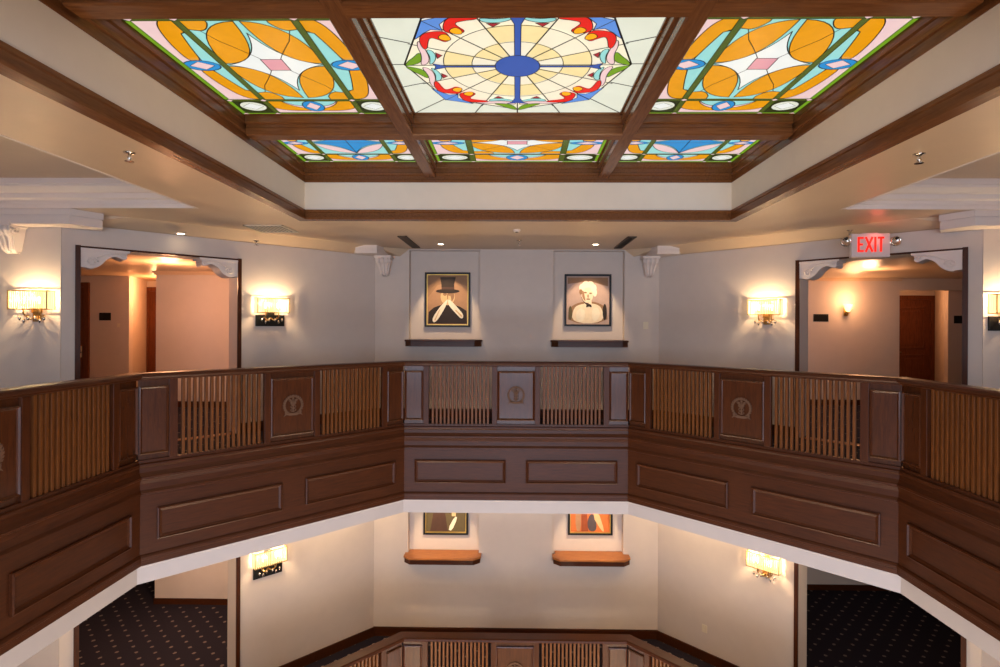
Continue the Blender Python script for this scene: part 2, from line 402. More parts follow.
def side_design(P, hv0, hv1, star):
    """u runs across, v along; lattice of green strips, star or lozenge in the middle"""
    P.poly([(-1,-1),(1,-1),(1,1),(-1,1)], 'pink', 0)
    U, V = .54, hv1
    # outer columns
    for sx in (-1, 1):
        for sy in (-1, 1):
            f = lambda pts: [(x*sx, y*sy*V/.66) for x, y in pts]
            P.poly(f(smooth([(.74,.05),(.87,.05),(.86,.28),(.81,.47),(.76,.58),(.68,.65),(.54,.66),(.54,.50),(.62,.47),(.68,.30)], 2)), 'orange')
            P.poly(f([(.54,.0),(.74,.0)]+quad((.74,.05),(.70,.25),(.63,.46))+[(.54,.49)]), 'cyan')
    # middle cell
    P.poly([(-U,-V),(U,-V),(U,V),(-U,V)], 'cyan')
    if star:
        k = V/.66
        for sx in (-1, 1):
            for sy in (-1, 1):
                f = lambda pts: [(x*sx, y*sy*k) for x, y in pts]
                P.poly(f([(.54,.66),(.28,.66)]+quad((.28,.6),(.34,.5),(.42,.5))+[(.54,.52)]), 'orange')
        P.poly([(0,.47*k)]+quad((0,.47*k),(.10,.08*k),(.5,0))[1:]+quad((.5,0),(.10,-.08*k),(0,-.47*k))[1:]
               +quad((0,-.47*k),(-.10,-.08*k),(-.5,0))[1:]+quad((-.5,0),(-.10,.08*k),(0,.47*k))[1:-1], 'white')
        for sx in (-1, 1):
            for sy in (-1, 1):
                f = lambda pts: [(x*sx, y*sy*k) for x, y in pts]
                P.poly(f(quad((.03,.62),(.06,.02),(.53,.02))+quad((.53,.02),(.50,.60),(.03,.62))[1:-1]), 'orange', .009)
                P.line(f(quad((.10,.09),(.2,.22),(.34,.36))+[(.42,.50)]), .007)
        P.poly([(-.11,-.09*k),(.11,-.09*k),(.11,.09*k),(-.11,.09*k)], 'rose', .008)
    else:
        for sx in (-1, 1):
            P.poly([(0,.95*V)]+quad((0,.95*V),(sx*.15,.2*V),(sx*.5,.05*V))[1:]+[(sx*.5,-.05*V)]+quad((sx*.5,-.05*V),(sx*.15,-.2*V),(0,-.95*V))[1:], 'sky')
            for sy in (-1, 1):
                P.poly([(0,sy*.95*V)]+quad((0,sy*.95*V),(sx*.2,sy*.2*V),(sx*.52,sy*.1*V))[1:]+quad((sx*.52,sy*.1*V),(sx*.4,sy*.9*V),(0,sy*.95*V))[1:-1], 'pink')
        P.line([(-.5,0),(.5,0)], .007); P.line([(0,-.9*V),(0,.9*V)], .007)
    # end rows
    e0, e1 = V, .95
    for sy in (-1, 1):
        P.poly([(-.54,sy*e0),(.54,sy*e0),(.54,sy*e1),(-.54,sy*e1)], 'pink')
        m_ = (e0+e1)/2
        for sx in (-1, 1):
            P.poly([(sx*.54,sy*e0),(sx*.36,sy*e0)]+quad((sx*.36,sy*e0),(sx*.3,sy*m_),(sx*.08,sy*(m_+.2*(e1-e0))))+quad((sx*.08,sy*(m_+.35*(e1-e0))),(sx*.45,sy*(e1-.02)),(sx*.54,sy*m_)), 'orange')
            P.poly([(sx*.36,sy*e0),(0,sy*e0),(0,sy*m_)]+quad((sx*.06,sy*m_),(sx*.25,sy*m_),(sx*.36,sy*e0))[:-1], 'cyan')
        P.poly([(.13*math.cos(a), sy*m_+.40*(e1-e0)*math.sin(a)) for a in [i*math.pi/10 for i in range(20)]], 'sky')
        P.poly([(-.09,sy*m_),(0,sy*(m_+.3*(e1-e0))),(.09,sy*m_),(0,sy*(m_-.3*(e1-e0)))], 'pink', .005)
        for sx in (-1, 1):
            P.poly([(sx*.54,sy*e0),(sx*.97,sy*e0),(sx*.97,sy*e1),(sx*.54,sy*e1)], 'dkgreen')
            cx = sx*.755
            P.poly([(cx+.16*math.cos(a), sy*m_+.36*(e1-e0)*math.sin(a)) for a in [i*math.pi/10 for i in range(20)]], 'mint')
            P.poly([(cx-.13,sy*m_),(cx,sy*(m_+.25*(e1-e0))),(cx+.13,sy*m_),(cx,sy*(m_-.25*(e1-e0)))], 'white', .004)
    # lozenges at the sides
    for sx in (-1, 1):
        P.poly([(sx*.78+.19*math.cos(a), .085*(V/.66)*math.sin(a)) for a in [i*math.pi/10 for i in range(20)]], 'sky')
        P.poly([(sx*.78-.13,0),(sx*.78,.065*V/.66),(sx*.78+.13,0),(sx*.78,-.065*V/.66)], 'pink', .005)
    # green strips
    for sx in (-1, 1):
        P.poly([(sx*.54-.035,-1),(sx*.54+.035,-1),(sx*.54+.035,1),(sx*.54-.035,1)], 'green', .006)
        P.poly([(sx*.945,-1),(sx*1,-1),(sx*1,1),(sx*.945,1)], 'leaf', .006)
    for sy in (-1, 1):
        P.poly([(-1,sy*e0-.022),(1,sy*e0-.022),(1,sy*e0+.022),(-1,sy*e0+.022)], 'green', .006)
        P.poly([(-1,sy*.95),(1,sy*.95),(1,sy*1),(-1,sy*1)], 'leaf', .006)
        for u in (-.54, .54, .95, -.95):
            for v in (sy*e0, sy*.97):
                P.poly([(u-.04,v),(u,v+.022),(u+.04,v),(u,v-.022)], 'pink', .003)
for sx, lb in ((-1, 'left'), (1, 'right')):
    P = Pane(.79, 1.05); side_design(P, .48, .66, True)
    P.build((sx*2.005, YS, ZG), 'large amber star stained glass pane on the %s of the blue centred rose' % lb)
HB = (hy-BYc-.075)/2; YB = YS+BYc+.07+HB
for sx, lb in ((-1, 'left'), (1, 'right')):
    P = Pane(.79, HB+.01); side_design(P, .3, .56, False)
    P.build((sx*2.005, YB, ZG), 'small stained glass pane with blue lozenge, %s end of the back row' % lb)
P = Pane(1.055, HB+.01); side_design(P, .3, .56, True)
P.build((0, YB, ZG), 'small amber and white stained glass pane, middle of the back row')

# ------------------------------------------------------------------ balustrades
def make_balustrade():
    r = thing('balustrade', 'x', 'balustrade', (0, 0, 0))
    mb = MB()
    mb.run([(-.075,1.108),(-.085,1.122),(-.08,1.145),(-.06,1.157),(.10,1.157),(.12,1.145),(.12,1.12),(.10,1.108)], HL)
    mb.build('handrail', WH, r)
    mb = MB(); mb.run([(-.028,1.085),(-.04,1.095),(-.04,1.108),(.06,1.108),(.06,1.085)], HL)
    for x0, x1 in ((-1.27,-.35),(.35,1.27)): pass
    mb.build('top_rail', WH, r)
    mb = MB(); mb.run([(-.03,.215),(-.03,.245),(.03,.245),(.03,.215)], HL)
    mb.build('bottom_rail', WH, r)
    for x0, x1 in ((-.35,-.275),(.275,.35),(-1.35,-1.27),(1.27,1.35)):
        mb = MB(); mb.box(x0, x1, -.03, .03, .245, 1.085); mb.build('stile', WV, r, bevel=.004)
    pitch = .92/16
    for s_ in (-1, 1):
        for k in range(15):
            x = s_*(.35+pitch*(k+1))
            mb = MB(); mb.box(x-.015, x+.015, -.02, .024, .245, 1.085)
            mb.build('baluster', BAL, r, bevel=.003)
    def panel(mb, x0, x1, z0, z1, y, lip=.035, proud=.018):
        """raised moulding frame with a flat field"""
        pr = [(0,0),(0,-proud),(.012,-proud-.006),(.022,-proud*.6),(lip,-.002),(lip,.012),(0,.012)]
        loops = []
        for d, yy in pr:
            loops.append([mb.bm.verts.new(q) for q in ((x0+d,y+yy,z0+d),(x1-d,y+yy,z0+d),(x1-d,y+yy,z1-d),(x0+d,y+yy,z1-d))])
        for i in range(len(pr)):
            a, b = loops[i], loops[(i+1)%len(pr)]
            for k in range(4): mb.bm.faces.new([a[k], a[(k+1)%4], b[(k+1)%4], b[k]])
        mb.box(x0+lip-.002, x1-lip+.002, y, y+.012, z0+lip-.002, z1-lip+.002)
    mb = MB(); mb.box(-.275, .275, -.002, .03, .245, 1.085)
    panel(mb, -.272, .272, .30, 1.02, -.012, .03, .014)
    ep = mb.build('emblem_panel', WPANEL, r)
    mb = MB()
    cz, y = .672, -.02
    # wreath of leaves
    for s_ in (-1, 1):
        for k in range(11):
            a = math.radians(-62 + k*14)
            cx_, cz_ = s_*.112*math.cos(a), cz+.112*math.sin(a)
            t = (-s_*math.sin(a), math.cos(a))
            nrm = (math.cos(a)*s_, math.sin(a))
            for o_ in (-1, 1):
                d = (t[0]*.9+nrm[0]*o_*.45, t[1]*.9+nrm[1]*o_*.45)
                q = (-d[1], d[0])
                pts = [(0,0),(.016,.009),(.034,0),(.016,-.009)]
                mb.prism([(cx_+d[0]*u+q[0]*w, cz_+d[1]*u+q[1]*w) for u, w in pts], lambda a_, b_, t_: (a_, t_, b_), y-.008, y+.004)
    mb.tube([(.112*math.cos(i*math.pi/16), y, cz+.112*math.sin(i*math.pi/16)) for i in range(32)], .008, 6, closed=True)
    # staff with spread wings and two coiling ribbons
    mb.tube([(0,y,cz-.085),(0,y,cz+.082)], .009, 8); mb.ball((0,y,cz+.085), .014)
    for s_ in (-1, 1):
        for k in range(4):
            z = cz+.06-k*.016; w = .07-k*.014
            mb.prism([(0,z),(s_*w*.6,z+.018),(s_*w,z+.006),(s_*w*.6,z+.002)], lambda a_, b_, t_: (a_, t_, b_), y-.008, y+.004)
        mb.tube([(s_*.034*math.sin(i*.55), y-.004, cz-.08+i*.0072) for i in range(18)], .006, 6)
    # ribbon under the wreath
    mb.prism([(-.12,cz-.135),(-.085,cz-.115),(-.04,cz-.128),(.04,cz-.128),(.085,cz-.115),(.12,cz-.135),(.10,cz-.108),(.105,cz-.085),(.06,cz-.09),(0,cz-.1),(-.06,cz-.09),(-.105,cz-.085),(-.10,cz-.108)],
             lambda a_, b_, t_: (a_, t_, b_), y-.008, y+.004)
    em = mb.build('emblem', paint('carved_emblem_wood', (108, 80, 62), .85, spec=.05) if 'carved_emblem_wood' not in bpy.data.materials else bpy.data.materials['carved_emblem_wood'], ep)
    for s_ in (-1, 1):
        mb = MB()
        x0, x1 = sorted((s_*1.35, s_*(HL-.012)))
        mb.box(x0, x1, -.002, .03, .245, 1.085)
        panel(mb, x0+.004, x1-.004, .30, 1.02, -.012, .028, .012)
        mb.build('corner_panel', WPANEL, r)
    # ledge moulding and fascia
    mb = MB()
    mb.run([(.03,.215),(-.035,.215),(-.05,.205),(-.05,.185),(-.04,.165),(-.045,.12),(-.065,.085),(-.075,.075),(-.075,.055),(-.06,.045),(-.052,.0),(-.055,-.06),(-.075,-.09),(-.075,-.108),(-.055,-.115),(-.05,-.745),(.05,-.745),(.05,.1)], HL)
    mb.build('fascia', WH, r)
    for x0, x1 in ((-1.465,-.145),(.145,1.465)):
        mb = MB(); panel(mb, x0, x1, -.60, -.265, -.056, .045, .022)
        mb.build('fascia_panel', WH, r)
    mb = MB()
    mb.run([(-.05,-.735),(-.062,-.74),(-.075,-.76),(-.075,-.785),(-.068,-.79),(-.068,-.847),(.05,-.847),(.05,-.735)], HL)
    mb.build('base_moulding', WH, r)
    return r
proto = make_balustrade()
def sect(k):
    a = k*math.pi/4         # 0 = far face, + turns to the left
    return (-AP*math.sin(a), YC+AP*math.cos(a)), a
spots = [(0, 0, 'dark wood balustrade facing the viewer on the upper balcony, below the two framed portraits'),
         (1, 0, 'slanting upper balustrade with slatted bays, below the left corridor opening'),
         (-1, 0, 'slanting upper balustrade with slatted bays, below the exit sign'),
         (2, 0, 'nearest upper balustrade running along the left edge of the photo'),
         (-2, 0, 'nearest upper balustrade running along the right edge of the photo'),
         (0, Z2, 'lower floor balustrade facing the viewer at the bottom centre'),
         (1, Z2, 'lower floor slanting balustrade at bottom centre, left of the facing one'),
         (-1, Z2, 'lower floor slanting balustrade at bottom centre, right of the facing one')]
for i, (k, z, lb) in enumerate(spots):
    o = proto if i == 0 else copy_tree(proto)
    (x, y), a = sect(k)
    o.location = (x, y, z); o.rotation_euler = (0, 0, a)
    tag(o, lb, 'balustrade', 'balcony balustrades')
# white slab edge
mb = MB()
for k in range(8):
    (x, y), a = sect(k)
    M = Matrix.Translation((x, y, 0)) @ Matrix.Rotation(a, 4, 'Z')
    pr = [(-.03,-.847),(-.03,-.87),(-.012,-.885),(-.012,-1.05),(.12,-1.05),(.12,-.847)]
    A = [mb.bm.verts.new(M @ Vector((-(HL+yy*T8), yy, zz))) for yy, zz in pr]
    B = [mb.bm.verts.new(M @ Vector(((HL+yy*T8), yy, zz))) for yy, zz in pr]
    for i in range(len(pr)):
        mb.bm.faces.new([A[i], B[i], B[(i+1)%len(pr)], A[(i+1)%len(pr)]])
struct(mb.build('trim_5', TRIMW))

# ------------------------------------------------------------------ walls
DW = 10.05; X0 = 2.60; SUM = 12.65
XC, YCN = 5.78, 6.87      # where the slanted wall meets the facing one
OP0, OP1 = (4.285, 8.365), (5.635, 7.015)   # corridor opening on the slanted wall
ZOP = 2.66
def wall_box(mb, p, q, z0, z1, th, m=0):
    """vertical slab on the floor line p->q, thickened to its outer side (left of p->q)"""
    p, q = Vector(p), Vector(q); d = (q-p).normalized(); n_ = Vector((-d.y, d.x))*th
    a = [p, q, q+n_, p+n_]
    mb.hexa([(v.x, v.y, z0) for v in a]+[(v.x, v.y, z1) for v in a], m)
def mirror(sx, pts): return [(sx*x, y) for x, y in pts]
def slant(sx, z0, z1, zop, name):
    mb = MB()
    A, B, O0, O1 = (X0, DW), (XC, YCN), OP0, OP1
    for p, q, za, zb, th in ((A, O0, z0, z1, .38), (O1, B, z0, z1, .12), (O0, O1, zop, z1, .38)):
        P_, Q_ = (sx*p[0], p[1]), (sx*q[0], q[1])
        if sx > 0: wall_box(mb, P_, Q_, za, zb, th)
        else: wall_box(mb, Q_, P_, za, zb, th)
    struct(mb.build(name, WALL))
NX0, NX1 = .67, 1.97        # picture niches
def back_wall(z0, z1, zs, zt, name):
    mb = MB()
    mb.box(-X0, X0, DW+.14, DW+.3, z0, z1)
    for x0, x1 in ((-X0-.02, -NX1), (-NX0, NX0), (NX1, X0+.02)):
        mb.box(x0, x1, DW, DW+.14, z0, z1)
    for s_ in (-1, 1):
        a, b = sorted((s_*NX0, s_*NX1)); mb.box(a, b, DW, DW+.14, z0, zs)
        if zt < z1: mb.box(a, b, DW, DW+.14, zt, z1)
    struct(mb.build(name, WALL))
back_wall(0, ZH+.02, 1.30, ZH-.02, 'wall_back'); back_wall(Z2, -1.05, Z2+1.40, -1.08, 'wall_back')
for sx, nm in ((-1, 'left'), (1, 'right')):
    slant(sx, 0, ZL+.02, ZOP, 'wall_'+nm); slant(sx, Z2, -1.05, Z2+ZOP, 'wall_'+nm)
    for z0, z1 in ((0, ZL+.02), (Z2, -1.05)):
        mb = MB()
        xs = sorted((sx*(XC-.01), sx*7.6)); mb.box(xs[0], xs[1], YCN, YCN+.15, z0, z1 if z0 < 0 else ZH+.02)
        xs = sorted((sx*7.45, sx*7.6)); mb.box(xs[0], xs[1], -2.75, YCN, z0, z1 if z0 < 0 else ZH+.02)
        struct(mb.build('wall_'+nm, WALL))
# rear wall behind the viewer with its tall windows
mb = MB()
for z0, za, zb, z1 in ((0, .35, 2.7, ZH+.05), (Z2, Z2+.4, -1.35, -1.05), (-7.5, -7.5, -7.5, Z2)):
    mb.box(-7.6, 7.6, -2.75, -2.6, z0, za) if za > z0 else None
    mb.box(-7.6, 7.6, -2.75, -2.6, zb, z1)
    if zb > za:
        for x0, x1 in ((-7.6,-4.2),(-2.2,-1.0),(1.0,2.2),(4.2,7.6)): mb.box(x0, x1, -2.75, -2.6, za, zb)
mb.box(-7.6, 7.6, -2.75, -2.6, -1.05, 0)
struct(mb.build('wall_rear', WALL))
n = 1
for z0, z1 in ((.35, 2.7), (Z2+.4, -1.35)):
    for x0, x1 in ((-4.2,-2.2),(-1,1),(2.2,4.2)):
        mb = MB()
        for a, b, c, d in ((x0,x0+.06,z0,z1),(x1-.06,x1,z0,z1),(x0,x1,z0,z0+.06),(x0,x1,z1-.06,z1),((x0+x1)/2-.02,(x0+x1)/2+.02,z0,z1),(x0,x1,(z0+z1)/2-.02,(z0+z1)/2+.02)):
            mb.box(a, b, -2.72, -2.64, c, d)
        struct(mb.build('window_%d' % n, WHITE)); n += 1

# baseboards
def baseboards(z, h, skip_open):
    for sx, nm in ((-1, 'left'), (1, 'right')):
        mb = MB()
        for p, q in (((X0-.01, DW-.01), OP0), (OP1, (XC, YCN))):
            P_, Q_ = (sx*p[0], p[1]), (sx*q[0], q[1])
            if sx > 0: wall_box(mb, P_, Q_, z, z+h, -.025)
            else: wall_box(mb, Q_, P_, z, z+h, -.025)
        struct(mb.build('baseboard_'+nm, WH))
    mb = MB(); mb.box(-X0, X0, DW-.025, DW, z, z+h)
    mb.box(-X0, X0, DW-.032, DW, z+h-.03, z+h-.02)
    struct(mb.build('baseboard_back', WH))
baseboards(0, .16, 1); baseboards(Z2, .16, 1)

# opening casings (dark edge beads) and thresholds
n = 6
for sx in (-1, 1):
    for z0 in (0, Z2):
        mb = MB()
        z1 = z0+ZOP+.03
        d = Vector((sx*.7071, -.7071)); nrm = Vector((-sx*.7071, -.7071))
        for P_, s_ in ((Vector((sx*OP0[0], OP0[1])), -1), (Vector((sx*OP1[0], OP1[1])), 1)):
            a = P_; b = P_+d*.055*s_
            q = [a+nrm*.0, b+nrm*.0, b+nrm*.03, a+nrm*.03]
            mb.hexa([(v.x, v.y, z0) for v in q]+[(v.x, v.y, z1) for v in q])
        q0, q1 = Vector((sx*OP0[0], OP0[1])), Vector((sx*OP1[0], OP1[1]))
        q = [q0, q1, q1+nrm*.02, q0+nrm*.02]
        mb.hexa([(v.x, v.y, z0+ZOP-.0) for v in q]+[(v.x, v.y, z0+ZOP+.025) for v in q])
        struct(mb.build('trim_%d' % n, WV)); n += 1
    mb = MB()
    q0, q1 = Vector((sx*4.3, 8.35)), Vector((sx*5.6, 7.05))
    q = [q0, q1, q1-nrm*.13, q0-nrm*.13]
    mb.hexa([(v.x, v.y, 0) for v in q]+[(v.x, v.y, .012) for v in q])
    struct(mb.build('trim_%d' % n, SILL)); n += 1

# ------------------------------------------------------------------ corridors behind the openings
ZHC = 2.75
def hall(sx, z0, upper):
    k = 1 if sx < 0 else 1.0714
    ya = 11.08 if sx < 0 else 12.0
    xa = 7.34 if sx < 0 else 8.29
    xb = 8.55 if sx < 0 else 10.0
    yb, ye, xs_ = 12.0*k, 13.4*k, 11.4*k
    mb = MB()
    def bx(x0, x1, y0, y1, a, b):
        xs = sorted((sx*x0, sx*x1)); mb.box(xs[0], xs[1], y0, y1, z0+a, z0+b)
    top = 2.96
    bx(3.0, xa, ya, ya+.12, 0, top)                 # facing wall
    bx(xa-.12, xa, ya+.12, ye, 0, top)            # passage side
    bx(xb, xs_+.1, yb, yb+.12, 0, top)               # second facing wall
    mb.prism([(xb, yb+.12), (xb+(.55 if sx < 0 else .82), ye), (xb+1.2, ye), (xb+.3, yb+.12)], lambda a, b, t: (sx*a, b, t), z0, z0+top)
    bx(xa-.1, xb+1.1, ye, ye+.12, 0, top)          # end wall
    bx(xs_, xs_+.12, 5.5, yb+.1, 0, top)
    bx(7.3, xs_+.1, 5.4, 5.52, 0, top)
    if sx > 0 and upper:
        bx(xa, xb+.1, ya, ya+.12, 2.5, top)
    struct(mb.build('wall_left' if sx < 0 else 'wall_right', WALL))
    mb = MB()
    # corridor ceiling + small crown along the facing wall
    pts = [(4.0, 11.2), (4.5, 8.69), (5.93, 7.26), (7.3, 5.9), (xs_+.1, 5.9), (xs_+.1, ye+.1), (4.0, ye+.1)]
    mb.prism([(sx*a, b) for a, b in pts], lambda a, b, t: (a, b, t), z0+ZHC, z0+ZHC+.05)
    bx(3.0, xa+.02, ya-.05, ya, ZHC-.06, ZHC); bx(3.0, xa+.02, ya-.1, ya-.05, ZHC-.03, ZHC)
    struct(mb.build('ceiling', CEIL))
    mb = MB()
    bx(3.0, xa+.015, ya-.015, ya, 0, .12); bx(xb, xs_+.1, yb-.015, yb, 0, .12); bx(xa, xb+.4, ye-.015, ye, 0, .12)
    struct(mb.build('baseboard_left' if sx < 0 else 'baseboard_right', WH))
for sx in (-1, 1):
    hall(sx, 0, True); hall(sx, Z2, False)
def door(nm, x0, x1, y, h, hinge_right):
    root = bpy.data.objects.new(nm, None); COL.objects.link(root); root.location = ((x0+x1)/2, y, 0); struct(root)
    w = (x1-x0)/2
    mb = MB()
    for a, b, c, d in ((-w-.1,-w,0,h+.1),(w,w+.1,0,h+.1),(-w,w,h,h+.1)): mb.box(a, b, -.05, 0, c, d)
    mb.build('door_casing', DOORW, root)
    mb = MB(); mb.box(-w, w, -.02, 0, 0, h)
    for z0, z1 in ((.25, 1.0), (1.15, h-.2)):
        x_ = w-.14
        for a, b, c, d in ((-x_,-x_+.04,z0,z1),(x_-.04,x_,z0,z1),(-x_,x_,z0,z0+.04),(-x_,x_,z1-.04,z1)): mb.box(a, b, -.04, -.02, c, d)
        mb.box(-x_+.1, x_-.1, -.032, -.02, z0+.1, z1-.1)
    mb.build('door_leaf', DOORW, root, bevel=.006)
    hx_ = -w+.08 if hinge_right else w-.08
    mb = MB(); mb.box(hx_-.03, hx_+.03, -.035, -.02, .95, 1.2)
    mb.tube([(hx_,-.03,1.06),(hx_,-.08,1.06),(hx_+(.12 if hinge_right else -.12),-.08,1.06)], .012, 8)
    mb.build('door_handle', CHROME, root)
door('door_1', -9.03, -8.05, 13.4, 2.5, False)
door('door_2', -10.5, -9.52, 12.0, 2.5, False)
door('door_3', 9.73, 10.69, 14.357, 2.42, True)

# ------------------------------------------------------------------ plaster brackets
def opening_bracket(sx, end, label):
    """scroll console in the top corner of a corridor opening; end 0 = inner, 1 = outer"""
    q0, q1 = Vector((sx*OP0[0], OP0[1])), Vector((sx*OP1[0], OP1[1]))
    base = q0 if end == 0 else q1
    d = (q1-q0).normalized() if end == 0 else (q0-q1).normalized()
    ang = math.atan2(d.y, d.x)
    r = thing('scroll_bracket', label, 'bracket', (base.x, base.y, ZOP), ang, 'plaster brackets in the corridor openings')
    out = 1 if (Vector((-d.y, d.x)).dot(Vector((sx, 1))) > 0) else -1
    prof = [(0,0),(.50,0),(.50,-.06)]
    prof += [(.50-.035+.035*math.cos(a), -.085+.035*math.sin(a)) for a in [math.radians(t) for t in (40,0,-45,-90,-135)]]
    prof += quad((.40,-.085),(.32,-.08),(.26,-.15), 6)[1:] + quad((.26,-.15),(.2,-.25),(.10,-.265), 6)[1:] + [(.05,-.25),(0,-.25)]
    mb = MB()
    ys = sorted((-.02*out, .30*out))
    mb.prism(prof, lambda a, b, t: (a, t, b), ys[0], ys[1]); mb.build('console', WHITE, r)
    mb = MB()
    yf = -.02*out
    for c, rad, turns in (((.455,-.065), .032, 1.6), ((.12,-.17), .062, 1.8)):
        mb.tube([(c[0]+rad*(1-i/30)*math.cos(i*turns*2*math.pi/30), yf-.004*out, c[1]+rad*(1-i/30)*math.sin(i*turns*2*math.pi/30)) for i in range(28)], .009, 6)
    mb.tube([(x, yf-.004*out, z) for x, z in quad((.43,-.05),(.3,-.03),(.17,-.12), 10)], .009, 6)
    mb.build('scroll_relief', WHITE, r)
    mb = MB(); ys = sorted((-.035*out, .31*out)); mb.box(0, .53, ys[0], ys[1], -.03, 0); mb.build('top_plate', WHITE, r)
opening_bracket(-1, 1, 'white scroll bracket in the left corridor opening, beside the wider left wall lamp')
opening_bracket(-1, 0, 'white scroll bracket in the left corridor opening, beside the dark mirror plated wall lamp')
opening_bracket(1, 0, 'white scroll bracket in the right corridor opening, left of the exit sign')
opening_bracket(1, 1, 'white scroll bracket in the right corridor opening, right of the exit sign')

def corner_bracket(sx, foot, label, cpos, cdir, th, drop):
    """stepped canopy block under the ceiling with a carved corbel below"""
    r = thing('corner_corbel', label, 'corbel', (sx*cpos[0], cpos[1], ZL), 0, 'plaster corbels at the wall corners')
    cx, cy = sx*cpos[0], cpos[1]
    mb = MB()
    pts = [(sx*x-cx, y-cy) for x, y in foot]
    gx = sum(p_[0] for p_ in pts)/len(pts)
    zc = ZH-ZL
    for z0, z1, f in ((zc-th*.42, zc+.005, 1), (zc-th*.5, zc-th*.42, .97), (zc-th, zc-th*.5, .985)):
        mb.prism([(gx+(x-gx)*f, y+(1-f)*.6*(y < -.1)) for x, y in pts], lambda a, b, t: (a, b, t), z0, z1)
    mb.build('stepped_block', WHITE, r)
    # corbel: scroll profile swept across its width
    mb = MB()
    w = .13
    prof = [(0,-.125),(.22,-.125),(.24,-.15),(.24,-.2),(.22,-.235),(.2,-.24)]+quad((.2,-.24),(.16,-.26),(.14,-.36), 6)[1:]+[(.12,-.42),(.07,-.45),(0,-.44)]
    u = Vector(cdir).normalized(); v = Vector((-u.y, u.x))
    mb.prism(prof, lambda a, b, t: (u.x*a+v.x*t, u.y*a+v.y*t, b), -w, w)
    for v_ in mb.bm.verts:
        k = max(.45, min(1, 1+(v_.co.z+.2)*2.0)); c_ = v_.co.xy.dot(v)
        v_.co.x += v.x*c_*(k-1); v_.co.y += v.y*c_*(k-1); v_.co.z += drop
    mb.box(-w-.02, w+.02, -.26, 0, drop-.15, drop-.105)
    mb.build('corbel', WHITE, r)
    mb = MB()
    for t in (-.08, 0, .08):
        mb.tube([(u.x*(a+.008)+v.x*t, u.y*(a+.008)+v.y*t, b) for a, b in prof[2:]], [.026]*(len(prof)-2), 6)
    for s_ in (-1, 1):
        mb.tube([(u.x*(.16+.06*(1-i/24)*math.cos(i*.5))+v.x*s_*w, u.y*(.16+.06*(1-i/24)*math.cos(i*.5))+v.y*s_*w, -.19+.05*(1-i/24)*math.sin(i*.5)) for i in range(22)], .012, 6)
    for v_ in mb.bm.verts:
        k = max(.45, min(1, 1+(v_.co.z+.2)*2.0)); c_ = v_.co.xy.dot(v)
        v_.co.x += v.x*c_*(k-1); v_.co.y += v.y*c_*(k-1); v_.co.z += drop
    mb.build('carved_leaf', WHITE, r)
for sx, lb in ((-1, 'white carved corbel at the back wall corner left of the top hat portrait'), (1, 'white carved corbel at the back wall corner right of the pale bust portrait')):
    corner_bracket(sx, [(2.44,9.55),(2.82,9.55),(2.90,9.72),(2.60,10.045),(2.34,10.045)], lb, (2.40, 10.04), (0, -1), .14, .105)
for sx, lb in ((-1, 'white stepped corbel block under the ceiling at the left edge of the photo'), (1, 'white stepped corbel block under the ceiling at the right edge of the photo')):
    corner_bracket(sx, [(5.45,6.61),(7.4,6.61),(7.4,6.86),(5.76,6.86),(5.46,7.16),(5.27,6.93)], lb, (6.33, 6.86), (0, -1), .185, .085)

# ------------------------------------------------------------------ wall lamps
def make_sconce(black, drops):
    r = thing('wall_sconce', 'x', 'wall lamp', (0, 0, 0))
    mb = MB()
    for x in (-.245, .245):
        for y in (-.155, -.035): mb.box(x-.005, x+.005, y-.005, y+.005, -.12, .12)
    for z in (-.115, .115):
        for y in (-.155, -.035): mb.box(-.25, .25, y-.0045, y+.0045, z-.0045, z+.0045)
        for x in (-.245, .245): mb.box(x-.0045, x+.0045, -.155, -.035, z-.0045, z+.0045)
    mb.build('brass_frame', BRASS, r)
    mb = MB()
    k = 17
    for i in range(k):
        x = -.225+.45*i/(k-1)
        mb.box(x-.008, x+.008, -.158, -.150, -.105, .105)
    for s_ in (-1, 1):
        for i in range(4):
            y = -.14+.03*i; mb.box(s_*.246-.004, s_*.246+.004, y-.011, y+.011, -.105, .105)
    mb.build('crystal_rods', RODS, r)
    mb = MB()
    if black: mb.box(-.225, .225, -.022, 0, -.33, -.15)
    else: mb.box(-.05, .05, -.022, 0, -.27, -.15)
    mb.box(-.06, .06, -.03, 0, -.16, .1)
    mb.build('backplate', BLACK if black else BRASS, r, bevel=.004)  # black variant has a mirror plate's dark reflection put into its colour
    for s_ in (-1, 1):
        mb = MB(); mb.tube([(s_*.1,-.02,-.19),(s_*.1,-.07,-.2),(s_*.1,-.095,-.17),(s_*.1,-.095,-.06)], .009, 8)
        mb.lathe([(.012,-.075),(.03,-.06),(.03,-.05),(.012,-.045)], (s_*.1,-.095,0), 12)
        mb.tube([(0,-.02,-.2),(s_*.05,-.05,-.24),(s_*.1,-.07,-.2)], .008, 8)
        mb.build('lamp_arm', BRASS, r)
        mb = MB(); mb.lathe([(.008,-.045),(.016,-.03),(.018,-.005),(.01,.03),(.002,.045)], (s_*.1,-.095,0), 10)
        mb.build('bulb', BULB, r)
        mb = MB()
        for q in (-.055, 0, .055):
            mb.lathe([(.001,-.06),(.018,-.035),(.011,-.008),(.001,0)], (s_*.1+q,-.09,-.2-.03*(q == 0)), 6)
        mb.build('crystal_drops', CHROME, r)
    return r
def sconce_lights(loc, rz, w):
    for s_ in (-1, 1):
        L = bpy.data.lights.new('sconce_bulb', 'POINT'); L.energy = w; L.color = (1, .74, .44); L.shadow_soft_size = .012
        o = bpy.data.objects.new('sconce_bulb', L); COL.objects.link(o)
        v = Matrix.Rotation(rz, 3, 'Z') @ Vector((s_*.1, -.118, .02))
        o.location = Vector(loc)+v
sb = make_sconce(True, 3); sc_ = make_sconce(False, 3)
